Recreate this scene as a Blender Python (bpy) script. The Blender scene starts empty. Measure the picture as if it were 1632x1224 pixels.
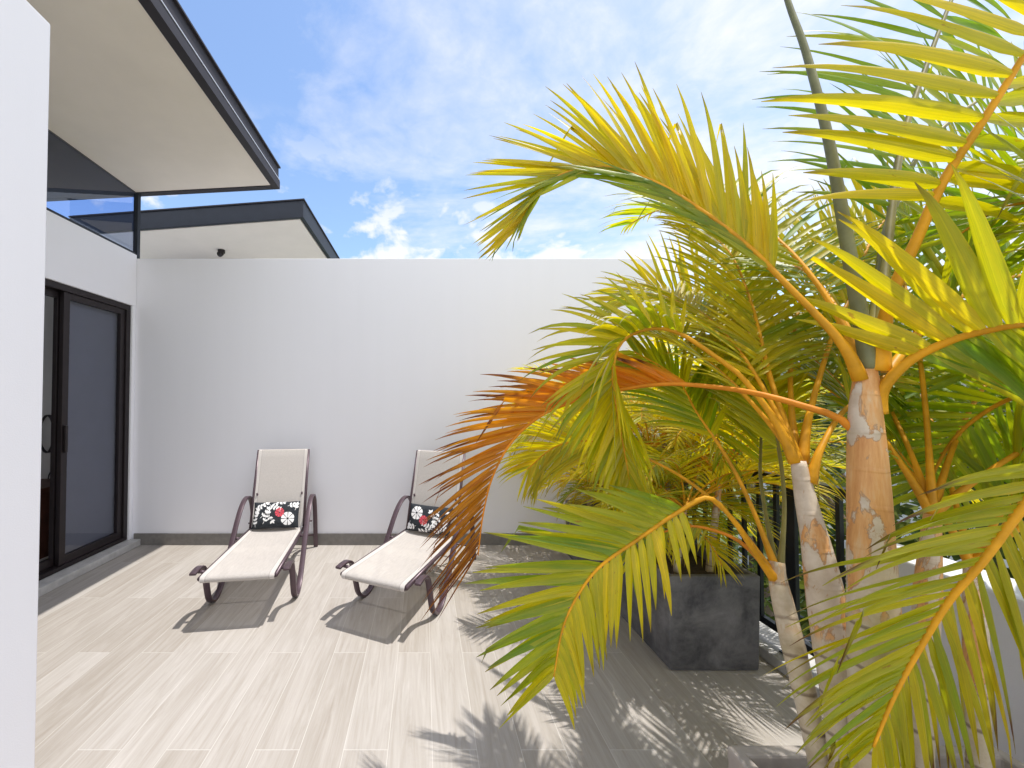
import bpy, bmesh, math, random
from mathutils import Vector, Matrix
random.seed(7)
R = math.radians
SC = bpy.context.scene
COL = SC.collection

# ------------------------------------------------------------------ camera
W_, H_, F_, CX, HZ, PITCH, CAMZ = 1632.0, 1224.0, 600.0, 676.0, 637.0, R(1.2), 1.5
CY = HZ - F_ * math.tan(PITCH)
cd = bpy.data.cameras.new('camera')
cam = bpy.data.objects.new('camera', cd)
COL.objects.link(cam)
cam.location = (0, 0, CAMZ)
cam.rotation_euler = (R(90) + PITCH, 0, 0)
cd.sensor_fit = 'HORIZONTAL'
cd.sensor_width = 36
cd.lens = F_ / W_ * 36
cd.shift_x = (W_ / 2 - CX) / W_
cd.shift_y = (CY - H_ / 2) / W_
cd.clip_start = 0.02
cd.clip_end = 2000
SC.camera = cam

def P(px, py, Y):
    x = (px - CX) / F_; y = (CY - py) / F_
    d = Vector((x, math.cos(PITCH) - y * math.sin(PITCH), math.sin(PITCH) + y * math.cos(PITCH)))
    d *= Y / d.y
    return Vector((d.x, d.y, d.z + CAMZ))

# ------------------------------------------------------------------ light
SUN = Vector((0.30, 0.004, 1.0)).normalized()
SC.view_settings.view_transform = 'Standard'
SC.view_settings.look = 'None'
SC.view_settings.gamma = 1
SC.view_settings.exposure = 1.08
w = bpy.data.worlds.new('World'); SC.world = w; w.use_nodes = True

class NT:
    """tiny helper for node trees"""
    def __init__(s, tree): s.t = tree; s.n = tree.nodes; s.l = tree.links
    def new(s, typ, **kw):
        n = s.n.new(typ)
        for k, v in kw.items(): setattr(n, k, v)
        return n
    def put(s, sock, v):
        if isinstance(v, bpy.types.NodeSocket): s.l.new(v, sock)
        elif v is not None:
            if sock.type == 'RGBA' and isinstance(v, (tuple, list)) and len(v) == 3: v = (*v, 1)
            sock.default_value = v
    def math(s, op, a, b=None, c=None, clamp=False):
        n = s.new('ShaderNodeMath', operation=op); n.use_clamp = clamp
        for i, v in enumerate((a, b, c)):
            if v is not None: s.put(n.inputs[i], v)
        return n.outputs[0]
    def vmath(s, op, a, b=None):
        n = s.new('ShaderNodeVectorMath', operation=op)
        s.put(n.inputs[0], a)
        if b is not None: s.put(n.inputs[1], b)
        return n.outputs[0]
    def mix(s, f, a, b, mode='MIX'):
        n = s.new('ShaderNodeMix', data_type='RGBA', blend_type=mode)
        s.put(n.inputs[0], f); s.put(n.inputs[6], a); s.put(n.inputs[7], b)
        return n.outputs[2]
    def noise(s, vec, scale=5, detail=4, rough=.55, dist=0, out=0):
        n = s.new('ShaderNodeTexNoise')
        if vec is not None: s.put(n.inputs['Vector'], vec)
        n.inputs['Scale'].default_value = scale; n.inputs['Detail'].default_value = detail
        n.inputs['Roughness'].default_value = rough; n.inputs['Distortion'].default_value = dist
        return n.outputs[out]
    def ramp(s, f, stops):
        n = s.new('ShaderNodeValToRGB'); s.put(n.inputs[0], f)
        e = n.color_ramp.elements
        while len(e) < len(stops): e.new(0.5)
        for i, (p, c) in enumerate(stops):
            e[i].position = p
            e[i].color = (c, c, c, 1) if not isinstance(c, (tuple, list)) else (*c, 1)
        return n.outputs[0]
    def sep(s, v):
        n = s.new('ShaderNodeSeparateXYZ'); s.put(n.inputs[0], v); return n.outputs
    def comb(s, x, y, z):
        n = s.new('ShaderNodeCombineXYZ')
        for i, v in enumerate((x, y, z)): s.put(n.inputs[i], v)
        return n.outputs[0]
    def fres(s, f0):
        lw = s.new('ShaderNodeLayerWeight'); lw.inputs[0].default_value = .5
        return s.math('ADD', f0, s.math('MULTIPLY', s.math('POWER', lw.outputs['Facing'], 5.0), 1 - f0))
    def bump(s, h, strength=.2, dist=.01):
        n = s.new('ShaderNodeBump'); n.inputs['Strength'].default_value = strength
        n.inputs['Distance'].default_value = dist; s.put(n.inputs['Height'], h)
        return n.outputs[0]

t = NT(w.node_tree)
sky = t.new('ShaderNodeTexSky', sky_type='NISHITA')
sky.sun_disc = False
sky.sun_elevation = math.asin(SUN.z)
sky.sun_rotation = math.atan2(SUN.x, SUN.y)
sky.air_density = 1.0; sky.dust_density = 0.6; sky.ozone_density = 2.0
gen = t.new('ShaderNodeTexCoord').outputs['Generated']
x, y, z = t.sep(gen)
zc = t.math('MAXIMUM', t.math('ADD', z, 0.12), 0.03)
uv = t.comb(t.math('DIVIDE', x, zc), t.math('DIVIDE', y, zc), 0.0)
wisp = t.noise(t.vmath('MULTIPLY', uv, (1.0, 1.5, 1)), 1.1, 9, .62, .5)
fine = t.noise(uv, 9, 5, .6, .4)
big = t.noise(t.vmath('ADD', uv, (3.3, 1.7, 0)), .55, 3, .5)
cl = t.math('ADD', t.math('ADD', wisp, t.math('MULTIPLY', t.math('SUBTRACT', fine, .5), .22)),
            t.math('MULTIPLY', t.math('SUBTRACT', big, .5), .5))
# more cloud towards the right of the view (towards the sun's side)
cl = t.math('ADD', cl, t.math('MULTIPLY', x, .26))
veil = t.ramp(cl, [(.46, 0.0), (.61, .36), (.80, 1)])
# low cumulus near the horizon
puff = t.noise(t.vmath('MULTIPLY', gen, (1, 1, 1.8)), 7, 6, .55, .2)
low = t.math('MULTIPLY', t.ramp(puff, [(.53, 0), (.62, 1)]), t.ramp(z, [(.12, 0), (.2, 1), (.42, .9), (.6, 0)]))
cm = t.math('MAXIMUM', veil, t.math('MULTIPLY', low, .9), clamp=True)
CLOUD = 4.0
# unseen bright cloud added behind the camera to lift light on the far wall
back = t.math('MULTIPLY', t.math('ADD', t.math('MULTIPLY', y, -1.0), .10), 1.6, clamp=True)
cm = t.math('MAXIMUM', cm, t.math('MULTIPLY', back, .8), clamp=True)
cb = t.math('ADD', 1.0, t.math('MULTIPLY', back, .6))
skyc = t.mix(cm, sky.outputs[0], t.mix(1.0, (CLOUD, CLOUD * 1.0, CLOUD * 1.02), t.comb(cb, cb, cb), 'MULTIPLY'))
bg = w.node_tree.nodes['Background']
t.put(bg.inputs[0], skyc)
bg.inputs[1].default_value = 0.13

sd = bpy.data.lights.new('sun', 'SUN'); sd.energy = 2.25; sd.angle = R(.53); sd.color = (1, .965, .91)
so = bpy.data.objects.new('sun', sd); COL.objects.link(so)
so.location = SUN * 30
so.rotation_euler = SUN.to_track_quat('Z', 'Y').to_euler()

# ------------------------------------------------------------------ helpers: objects and tags
def tag(o, label=None, cat=None, group=None, kind=None):
    if label: o['label'] = label
    if cat: o['category'] = cat
    if group: o['group'] = group
    if kind: o['kind'] = kind
    return o

def empty(name, loc=(0, 0, 0), rz=0.0, label=None, cat=None, group=None):
    o = bpy.data.objects.new(name, None); COL.objects.link(o)
    o.location = loc; o.rotation_euler = (0, 0, rz); o.empty_display_size = .1
    return tag(o, label, cat, group)

class MB:
    """collects shapes and links them as one mesh object"""
    def __init__(s): s.v = []; s.f = []; s.m = []; s.sm = []; s.tint = []; s.uv = []
    def add(s, vs, fs, mi=0, smooth=False):
        b = len(s.v); s.v += [tuple(v) for v in vs]
        for f in fs:
            s.f.append(tuple(b + i for i in f)); s.m.append(mi); s.sm.append(smooth)
    def box(s, a, b, mi=0, M=None):
        x0, y0, z0 = a; x1, y1, z1 = b
        vs = [Vector(p) for p in ((x0, y0, z0), (x1, y0, z0), (x1, y1, z0), (x0, y1, z0), (x0, y0, z1), (x1, y0, z1), (x1, y1, z1), (x0, y1, z1))]
        if M: vs = [M @ v for v in vs]
        s.add(vs, [(0, 3, 2, 1), (4, 5, 6, 7), (0, 1, 5, 4), (1, 2, 6, 5), (2, 3, 7, 6), (3, 0, 4, 7)], mi)
    def quad(s, a, b, c, d, mi=0): s.add([a, b, c, d], [(0, 1, 2, 3)], mi)
    def tube(s, pts, rad, seg=8, mi=0, cap=True, bumps=None):
        pts = [Vector(p) for p in pts]; n = len(pts)
        rs = rad if isinstance(rad, (list, tuple)) else [rad] * n
        vs = []; ref = None
        for i, p in enumerate(pts):
            T = (pts[min(i + 1, n - 1)] - pts[max(i - 1, 0)]).normalized()
            if ref is None:
                ref = Vector((0, 0, 1)) if abs(T.z) < .9 else Vector((1, 0, 0))
            A = (ref - T * ref.dot(T)).normalized(); B = T.cross(A); ref = A
            for k in range(seg):
                a = 2 * math.pi * k / seg
                vs.append(p + (A * math.cos(a) + B * math.sin(a)) * rs[i])
        fs = []
        for i in range(n - 1):
            for k in range(seg):
                k2 = (k + 1) % seg
                fs.append((i * seg + k, i * seg + k2, (i + 1) * seg + k2, (i + 1) * seg + k))
        if cap:
            fs.append(tuple(reversed(range(seg)))); fs.append(tuple((n - 1) * seg + k for k in range(seg)))
        s.add(vs, fs, mi, True)
    def build(s, name, mats, parent=None, bevel=0, seg=2, loc=None):
        me = bpy.data.meshes.new(name)
        me.from_pydata(s.v, [], s.f)
        for m in (mats if isinstance(mats, (list, tuple)) else [mats]): me.materials.append(m)
        me.polygons.foreach_set('material_index', s.m)
        me.polygons.foreach_set('use_smooth', s.sm)
        if s.tint:
            a = me.attributes.new('tint', 'FLOAT_COLOR', 'POINT')
            a.data.foreach_set('color', [c for q in s.tint for c in q])
            a = me.attributes.new('blade', 'FLOAT_VECTOR', 'POINT')
            a.data.foreach_set('vector', [c for q in s.uv for c in q])
        me.update()
        o = bpy.data.objects.new(name, me); COL.objects.link(o)
        if parent: o.parent = parent
        if loc: o.location = loc
        if bevel:
            b = o.modifiers.new('bevel', 'BEVEL'); b.width = bevel; b.segments = seg; b.limit_method = 'ANGLE'; b.angle_limit = R(40)
        return o

def spline(pts, n):
    pts = [Vector(p) for p in pts]
    q = [pts[0] * 2 - pts[1]] + pts + [pts[-1] * 2 - pts[-2]]
    dense = []
    for i in range(1, len(q) - 2):
        for k in range(12):
            u = k / 12; a, b, c, d = q[i - 1], q[i], q[i + 1], q[i + 2]
            dense.append(.5 * ((2 * b) + (c - a) * u + (2 * a - 5 * b + 4 * c - d) * u * u + (3 * b - a - 3 * c + d) * u ** 3))
    dense.append(pts[-1])
    L = [0]
    for i in range(1, len(dense)): L.append(L[-1] + (dense[i] - dense[i - 1]).length)
    out = []; j = 0
    for k in range(n):
        s = L[-1] * k / (n - 1)
        while j < len(L) - 2 and L[j + 1] < s: j += 1
        u = (s - L[j]) / max(1e-9, L[j + 1] - L[j])
        out.append(dense[j].lerp(dense[j + 1], min(1, max(0, u))))
    return out

# ------------------------------------------------------------------ materials
def mat(name):
    m = bpy.data.materials.new(name); m.use_nodes = True
    n = NT(m.node_tree); b = m.node_tree.nodes['Principled BSDF']
    return m, n, b

def plain(name, col, rough=.6, var=.06, scale=6, bump=0, metal=0, spec=.5, bscale=60):
    m, n, b = mat(name)
    g = n.new('ShaderNodeTexCoord').outputs['Object']
    f = n.noise(g, scale, 5, .6)
    c2 = tuple(c * (1 - var) for c in col); c3 = tuple(min(1, c * (1 + var)) for c in col)
    n.put(b.inputs['Base Color'], n.ramp(f, [(.3, c2), (.7, c3)]))
    b.inputs['Roughness'].default_value = rough; b.inputs['Metallic'].default_value = metal
    b.inputs['Specular IOR Level'].default_value = spec
    if bump: n.put(b.inputs['Normal'], n.bump(n.noise(g, bscale, 3), bump, .004))
    return m

def render_wall(name, col):
    m, n, b = mat(name)
    g = n.new('ShaderNodeTexCoord').outputs['Object']
    f = n.noise(g, .8, 5, .6); st = n.noise(n.vmath('MULTIPLY', g, (7, 7, .35)), 1.0, 4, .6)
    k = n.math('ADD', n.math('MULTIPLY', f, .5), n.math('MULTIPLY', st, .5))
    n.put(b.inputs['Base Color'], n.ramp(k, [(.3, tuple(c * .975 for c in col)), (.65, col)]))
    b.inputs['Roughness'].default_value = .85
    h = n.math('ADD', n.noise(g, 180, 3), n.math('MULTIPLY', n.noise(g, 2.2, 3), 2.5))
    n.put(b.inputs['Normal'], n.bump(h, .12, .004))
    return m

def floor_mat():
    m, n, b = mat('wood_look_tile')
    x, y, z = n.sep(n.new('ShaderNodeTexCoord').outputs['Object'])
    v = n.math('DIVIDE', n.math('ADD', x, 10 * .19 - .035), .19)
    row = n.math('FLOOR', v); fv = n.math('FRACT', v)
    odd = n.math('MODULO', row, 2.0)
    u = n.math('DIVIDE', n.math('ADD', n.math('ADD', y, 12.4 - 1.645), n.math('MULTIPLY', odd, .62)), 1.24)
    pc = n.math('FLOOR', u); fu = n.math('FRACT', u)
    wn = n.new('ShaderNodeTexWhiteNoise', noise_dimensions='2D'); n.put(wn.inputs['Vector'], n.comb(row, pc, 0.0))
    rnd = wn.outputs['Value']
    off = n.math('MULTIPLY', rnd, 37.0)
    gv = n.comb(n.math('ADD', n.math('MULTIPLY', x, 13.0), off), n.math('ADD', n.math('MULTIPLY', y, 1.1), off), off)
    g1 = n.noise(gv, 1.3, 7, .68, 1.6)
    gv2 = n.comb(n.math('ADD', n.math('MULTIPLY', x, 60.0), off), n.math('MULTIPLY', y, 2.0), off)
    g2 = n.noise(gv2, 1.6, 4, .6, .4)
    grain = n.math('ADD', n.math('MULTIPLY', g1, .7), n.math('MULTIPLY', g2, .3))
    c = n.ramp(grain, [(.28, (.325, .285, .25)), (.45, (.39, .358, .325)), (.58, (.445, .413, .385)), (.75, (.53, .50, .47))])
    c = n.mix(rnd, c, n.mix(1.0, c, (.84, .82, .79), 'MULTIPLY'))
    eu = n.math('MULTIPLY', n.math('MINIMUM', fu, n.math('SUBTRACT', 1.0, fu)), 1.24)
    ev = n.math('MULTIPLY', n.math('MINIMUM', fv, n.math('SUBTRACT', 1.0, fv)), .19)
    e = n.math('MINIMUM', eu, ev)
    gm = n.math('LESS_THAN', e, .0013)
    c = n.mix(n.math('MULTIPLY', gm, .75), c, (.58, .555, .52))
    dirt = n.noise(n.comb(x, y, z), 1.7, 5, .6)
    c = n.mix(n.ramp(dirt, [(.35, .12), (.65, 0)]), c, (.30, .27, .23))
    n.put(b.inputs['Base Color'], c)
    n.put(b.inputs['Roughness'], n.ramp(grain, [(.3, .62), (.7, .48)]))
    b.inputs['Specular IOR Level'].default_value = .35
    n.put(b.inputs['Normal'], n.bump(n.math('SUBTRACT', n.math('MULTIPLY', grain, .5), gm), .25, .003))
    return m

def leaf_mat(name, green, yellow, brown=(.16, .055, .02), trans=.68, gloss=.7, vein=.42):
    m = bpy.data.materials.new(name); m.use_nodes = True
    n = NT(m.node_tree); n.n.clear()
    out = n.new('ShaderNodeOutputMaterial')
    at = n.new('ShaderNodeAttribute', attribute_name='tint'); r, g, bl = n.sep(at.outputs['Vector'])
    bd = n.new('ShaderNodeAttribute', attribute_name='blade'); u, v, k = n.sep(bd.outputs['Vector'])
    st = n.noise(n.comb(n.math('MULTIPLY', u, 1.5), n.math('MULTIPLY', v, 9.0), n.math('MULTIPLY', k, 50.0)), 1.0, 4, .7)
    bl2 = n.noise(n.comb(n.math('MULTIPLY', u, 5.0), n.math('MULTIPLY', v, 1.2), n.math('MULTIPLY', k, 31.0)), 1.0, 4, .6)
    y = n.math('ADD', r, n.math('MULTIPLY', n.math('SUBTRACT', bl2, .5), .55), clamp=True)
    c = n.mix(y, green, yellow)
    c = n.mix(n.math('MULTIPLY', n.ramp(st, [(.35, 1), (.6, 0)]), vein), c, n.mix(1.0, c, (.55, .6, .5), 'MULTIPLY'))
    rib = n.ramp(n.math('ABSOLUTE', v), [(0, .55), (.07, .35), (.13, 0)])
    c = n.mix(rib, c, n.mix(1.0, c, (1.35, 1.3, 1.6), 'MULTIPLY'))
    spot = n.noise(n.comb(n.math('MULTIPLY', u, 9.0), n.math('MULTIPLY', v, 1.5), n.math('MULTIPLY', k, 77.0)), 1.0, 3, .7)
    c = n.mix(n.ramp(spot, [(.66, 0), (.74, .75)]), c, (.42, .20, .02))
    br = n.math('ADD', g, n.math('MULTIPLY', n.math('SUBTRACT', bl2, .56), n.math('MULTIPLY', g, 2.4)), clamp=True)
    c = n.mix(br, c, brown)
    df = n.new('ShaderNodeBsdfDiffuse'); n.put(df.inputs[0], c)
    tr = n.new('ShaderNodeBsdfTranslucent'); n.put(tr.inputs[0], n.mix(1.0, c, (1.0, 1.0, .6), 'MULTIPLY'))
    ms = n.new('ShaderNodeMixShader'); ms.inputs[0].default_value = trans
    n.l.new(df.outputs[0], ms.inputs[1]); n.l.new(tr.outputs[0], ms.inputs[2])
    gl = n.new('ShaderNodeBsdfGlossy'); gl.inputs['Roughness'].default_value = .38
    ms2 = n.new('ShaderNodeMixShader'); n.put(ms2.inputs[0], n.math('MULTIPLY', n.fres(.045), gloss))
    n.l.new(ms.outputs[0], ms2.inputs[1]); n.l.new(gl.outputs[0], ms2.inputs[2])
    bp = n.bump(st, .25, .003)
    for s in (df, gl): n.l.new(bp, s.inputs['Normal'])
    n.l.new(ms2.outputs[0], out.inputs[0])
    return m

def glass_mat(name, tint, refl=1.0):
    m = bpy.data.materials.new(name); m.use_nodes = True
    n = NT(m.node_tree); n.n.clear()
    out = n.new('ShaderNodeOutputMaterial')
    tp = n.new('ShaderNodeBsdfTransparent'); n.put(tp.inputs[0], tint)
    gl = n.new('ShaderNodeBsdfGlossy'); gl.inputs['Roughness'].default_value = 0.01
    ms = n.new('ShaderNodeMixShader'); n.put(ms.inputs[0], n.math('MULTIPLY', n.fres(.06), refl, clamp=True))
    n.l.new(tp.outputs[0], ms.inputs[1]); n.l.new(gl.outputs[0], ms.inputs[2]); n.l.new(ms.outputs[0], out.inputs[0])
    return m

def fabric_mat(name, col, see=.12, trans=.3):
    m = bpy.data.materials.new(name); m.use_nodes = True
    n = NT(m.node_tree); n.n.clear()
    out = n.new('ShaderNodeOutputMaterial')
    g = n.new('ShaderNodeTexCoord').outputs['Object']
    ns = n.noise(n.vmath('MULTIPLY', g, (1, .12, 1)), 90, 4, .7); n2 = n.noise(g, 260, 2)
    k = n.math('ADD', n.math('MULTIPLY', ns, .5), n.math('MULTIPLY', n2, .5))
    c = n.ramp(k, [(.3, tuple(q * .78 for q in col)), (.65, col)])
    hx = n.math('ABSOLUTE', n.sep(g)[0]); hem = n.ramp(hx, [(.200, 0), (.202, 1)]); stitch = n.ramp(hx, [(.196, 0), (.198, 1), (.201, 1), (.203, 0)])
    c = n.mix(n.math('MULTIPLY', hem, .35), c, (.76, .72, .69)); c = n.mix(n.math('MULTIPLY', stitch, .5), c, (.30, .26, .25))
    df = n.new('ShaderNodeBsdfDiffuse'); n.put(df.inputs[0], c)
    tr = n.new('ShaderNodeBsdfTranslucent'); n.put(tr.inputs[0], c)
    a = n.new('ShaderNodeMixShader'); a.inputs[0].default_value = trans
    n.l.new(df.outputs[0], a.inputs[1]); n.l.new(tr.outputs[0], a.inputs[2])
    tp = n.new('ShaderNodeBsdfTransparent')
    b = n.new('ShaderNodeMixShader'); n.put(b.inputs[0], n.math('MULTIPLY', n.math('SUBTRACT', 1.0, hem), see))
    n.l.new(a.outputs[0], b.inputs[1]); n.l.new(tp.outputs[0], b.inputs[2]); n.l.new(b.outputs[0], out.inputs[0])
    return m

def planter_mat(name, dark, light, rough=.6):
    m, n, b = mat(name)
    g = n.new('ShaderNodeTexCoord').outputs['Object']
    f = n.noise(g, 5, 7, .65, .6); f2 = n.noise(g, 26, 5, .7)
    k = n.math('ADD', n.math('MULTIPLY', f, .75), n.math('MULTIPLY', f2, .25))
    n.put(b.inputs['Base Color'], n.ramp(k, [(.36, dark), (.52, tuple(.5 * (a + c) for a, c in zip(dark, light))), (.68, light)]))
    b.inputs['Roughness'].default_value = rough; b.inputs['Specular IOR Level'].default_value = .35
    n.put(b.inputs['Normal'], n.bump(f2, .15, .006))
    return m

def trunk_mat():
    m, n, b = mat('ringed_palm_trunk')
    at = n.new('ShaderNodeAttribute', attribute_name='blade'); u, v, k = n.sep(at.outputs['Vector'])   # u: metres along the stem, k: 0 bare stem .. 1 crownshaft
    g = n.new('ShaderNodeTexCoord').outputs['Object']
    f = n.noise(g, 14, 6, .65); f2 = n.noise(n.vmath('MULTIPLY', g, (60, 60, 6)), 1, 4, .7)
    f3 = n.noise(g, 5, 4, .6)
    stem = n.ramp(f, [(.3, (.36, .28, .17)), (.5, (.52, .43, .30)), (.7, (.62, .56, .45))])
    stem = n.mix(n.ramp(f3, [(.5, 0), (.66, .6)]), stem, (.30, .28, .12))
    w = n.math('FRACT', n.math('ADD', n.math('DIVIDE', u, .088), n.math('MULTIPLY', f3, .25)))
    ring = n.ramp(w, [(.0, 1), (.055, .7), (.09, 0), (.95, 0), (1, 1)])
    stem = n.mix(n.math('MULTIPLY', ring, .8), stem, (.13, .085, .05))
    shaft = n.ramp(f2, [(.3, (.52, .22, .065)), (.55, (.66, .34, .12)), (.75, (.66, .46, .26))])
    f4 = n.noise(n.vmath('MULTIPLY', g, (1, 1, .45)), 13, 6, .62, .5)
    shaft = n.mix(n.ramp(f4, [(.49, 0), (.52, .9)]), shaft, n.ramp(f, [(.35, (.46, .38, .29)), (.65, (.64, .56, .46))]))
    shaft = n.mix(n.ramp(f4, [(.48, 0), (.50, .55), (.52, 0)]), shaft, (.20, .10, .05))
    c = n.mix(k, stem, shaft)
    n.put(b.inputs['Base Color'], c); b.inputs['Roughness'].default_value = .5
    n.put(b.inputs['Normal'], n.bump(n.math('ADD', n.math('MULTIPLY', ring, 1.0), f2), .3, .004))
    return m

M = {}
M['floor'] = floor_mat()
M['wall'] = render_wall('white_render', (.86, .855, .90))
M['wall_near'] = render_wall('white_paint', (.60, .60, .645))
M['room'] = render_wall('room_paint', (.80, .78, .77))
M['stone'] = plain('grey_stone_skirting', (.19, .178, .165), .7, .14, 22, .15)
M['kerb'] = plain('pale_concrete_kerb', (.46, .45, .44), .8, .16, 14, .2)
M['soffit'] = plain('beige_soffit_panel', (.84, .765, .69), .75, .03, 3)
M['fascia'] = plain('dark_metal_fascia', (.022, .018, .025), .6, .12, 9, 0, .08)
M['fascia_blue'] = plain('charcoal_metal_fascia', (.020, .025, .038), .6, .12, 9, 0, .12)
M['flash'] = plain('pale_metal_flashing', (.62, .62, .64), .35, .05, 8, 0, .6)
M['ceil'] = plain('shade_tone_ceiling', (.10, .095, .105), .8, .05)  # dark grey paints in the shade of the unlit room ceiling
M['frame'] = plain('dark_bronze_frame', (.022, .016, .018), .38, .15, 12, 0, .3)
M['blind'] = plain('slate_blue_blind', (.125, .128, .165), .9, .04, 8)
M['glass'] = glass_mat('clear_glass', (.90, .93, .96), 1.0)
M['glass_tint'] = glass_mat('tinted_glass', (.74, .81, .96), 1.6)
M['lfrm'] = plain('plum_brown_metal', (.088, .058, .070), .36, .1, 20, 0, .35)
M['sling'] = fabric_mat('woven_sling', (.65, .605, .565), .10, .22)
M['cush'] = plain('charcoal_print_cloth', (.030, .034, .040), .85, .3, 60, .3, 0, .2, 400)
M['wht'] = plain('white_print', (.80, .79, .78), .85, .04, 60)
M['red'] = plain('coral_print', (.66, .08, .11), .85, .1, 60)
M['pl_dark'] = planter_mat('charcoal_fibre_cement', (.066, .066, .072), (.23, .225, .23))
M['pl_pale'] = planter_mat('taupe_fibre_cement', (.27, .235, .21), (.40, .36, .32), .7)
M['soil'] = plain('potting_soil', (.045, .030, .020), .95, .5, 50, .8)
M['rail'] = plain('black_painted_steel', (.022, .025, .032), .32, .15, 15, 0, .2)
M['trunk'] = trunk_mat()
M['stalk'] = plain('golden_leaf_stalk', (.64, .30, .012), .5, .3, 11, .1, 0, .25)
M['stalk_g'] = plain('olive_leaf_stalk', (.20, .17, .035), .45, .3, 11, .1)
M['stalk_d'] = plain('dry_orange_stalk', (.64, .22, .012), .5, .25, 14, .1, 0, .25)
M['spear'] = plain('grey_green_spear', (.17, .17, .075), .5, .25, 18, .1)
M['leaf'] = leaf_mat('palm_leaflet', (.25, .42, .010), (.94, .73, .006), (.13, .045, .02))
M['leaf_dry'] = leaf_mat('dry_palm_leaflet', (.95, .36, .010), (.95, .46, .015), (.11, .020, .018), .6, .5, .5)
M['lawn'] = plain('lawn', (.12, .16, .05), .9, .5, 3, .5)
M['road'] = plain('asphalt', (.07, .07, .072), .85, .2, 8)
M['bark'] = plain('bark', (.12, .09, .065), .9, .4, 10, .6)
M['wood'] = plain('dark_wood', (.10, .035, .02), .5, .3, 8)
M['cable'] = plain('dark_cable', (.05, .045, .05), .5, .1)
M['cord'] = plain('pale_cord', (.6, .6, .58), .6, .05)
M['roomfl'] = plain('room_floor', (.55, .53, .51), .35, .1, 4)
M['nb_board'] = plain('grey_cladding', (.38, .38, .40), .7, .1, 5)
M['tile_roof'] = plain('grey_roof', (.16, .16, .17), .7, .15, 5)

# ------------------------------------------------------------------ the setting
WX, WY = -3.02, 3.93            # plane of the house wall, plane of the far wall
mb = MB(); mb.box((-3.2, -2.0, -.25), (2.18, WY, 0)); tag(mb.build('terrace_floor', M['floor']), 'pale wood look tiles laid in long planks across the terrace', 'floor', None, 'structure')
mb = MB(); mb.quad((-80, -60, -3.2), (120, -60, -3.2), (120, 140, -3.2), (-80, 140, -3.2)); tag(mb.build('lawn', M['lawn']), 'green lawn below the terrace beyond the railing', 'lawn', None, 'structure')
mb = MB(); mb.box((5.2, -30, -3.3), (8.2, 60, -3.19)); tag(mb.build('road', M['road']), 'grey road beyond the railing', 'road', None, 'structure')

mb = MB(); mb.box((-9.2, WY + .16, -3.3), (2.45, 9.5, 0)); tag(mb.build('bounce_slab', M['kerb']), 'pale slab added unseen behind the far wall to bounce neutral light', 'terrace', None, 'structure')  # unseen slab added to keep green lawn bounce off the neighbour soffit

# far boundary wall
bw = empty('boundary_wall', (0, WY, 0), 0, 'tall plain white rendered wall closing the far end of the terrace behind the sun loungers', 'wall')
mb = MB(); mb.box((-7.2, 0, -.3), (2.45, .15, 2.985)); mb.build('wall_body', M['wall'], bw, .004)
mb = MB(); mb.box((-3.0, -.016, 0.0), (2.18, -.001, .118)); mb.build('skirting', M['stone'], bw, .003)

# near privacy wall (left edge of the picture)
pw = MB(); pw.box((-.2, -2.5, -.2), (0, 0, 3.0))
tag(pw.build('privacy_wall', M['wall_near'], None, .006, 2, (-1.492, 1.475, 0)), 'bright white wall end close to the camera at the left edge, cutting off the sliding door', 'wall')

# house
def roof_z(x): return 3.69 + (x - WX) * .054
hs = empty('house', (-3.02, 1.0, 0), 0, 'white house on the left with dark sliding door and wide overhanging flat roof', 'house')
hs_off = Vector((3.02, -1.0, 0))
def hb(): 
    return MB()
def hbuild(mb, name, m, parent=None, bevel=0):
    mb.v = [tuple(Vector(v) + hs_off) for v in mb.v] if parent is None else [tuple(Vector(v) + hs_off) for v in mb.v]
    return mb.build(name, m, parent or hs, bevel)
DY0, DY1, DZ0, DZ1 = 1.4, 3.885, .07, 2.475
mb = MB(); mb.box((WX - .2, -2, DZ1), (WX, WY - .002, 3.02)); mb.box((WX - .2, -2, 0), (WX, DY0, DZ1)); mb.box((WX - .2, DY1, 0), (WX - .002, WY - .002, DZ1))
hbuild(mb, 'wall', M['wall'], None, .003)
mb = MB(); mb.box((-5.2, -2, -.1), (WX - .2, WY, .05)); hbuild(mb, 'room_floor', M['roomfl'])
mb = MB(); mb.box((-5.2, -2, .05), (-5.1, WY, 3.0)); mb.box((-5.1, -2, .05), (WX - .2, -1.9, 3.02)); mb.box((-5.1, WY - .03, .05), (WX - .2, WY - .002, 2.99)); hbuild(mb, 'room_wall', M['room'])
mb = MB(); mb.box((WX - .25, DY0 - .1, .0), (WX + .10, WY - .018, DZ0 - .004)); hbuild(mb, 'threshold', M['kerb'], None, .006)
# roof: sloping slab
def slab(mb, x0, x1, y0, y1, zo0, zo1, mi=0):
    vs = [(x, y, roof_z(x) + zo) for zo in (zo0, zo1) for (x, y) in ((x0, y0), (x1, y0), (x1, y1), (x0, y1))]
    mb.add(vs, [(0, 3, 2, 1), (4, 5, 6, 7), (0, 1, 5, 4), (1, 2, 6, 5), (2, 3, 7, 6), (3, 0, 4, 7)], mi)
EX = -1.55
mb = MB(); slab(mb, -7.3, EX - .03, -3, 3.99, .03, .19); rf = hbuild(mb, 'roof', M['fascia'])
mb = MB(); slab(mb, WX - .02, EX - .07, -3, 3.93, 0, .028); hbuild(mb, 'soffit', M['soffit'], rf)
mb = MB(); slab(mb, -7.2, WX - .022, -3, 3.93, -.01, .028); hbuild(mb, 'ceiling', M['ceil'], rf)
mb = MB(); slab(mb, EX - .068, EX, -3, 4.0, -.008, .075); slab(mb, -7.3, EX - .07, 3.932, 4.0, -.008, .03)
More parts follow.
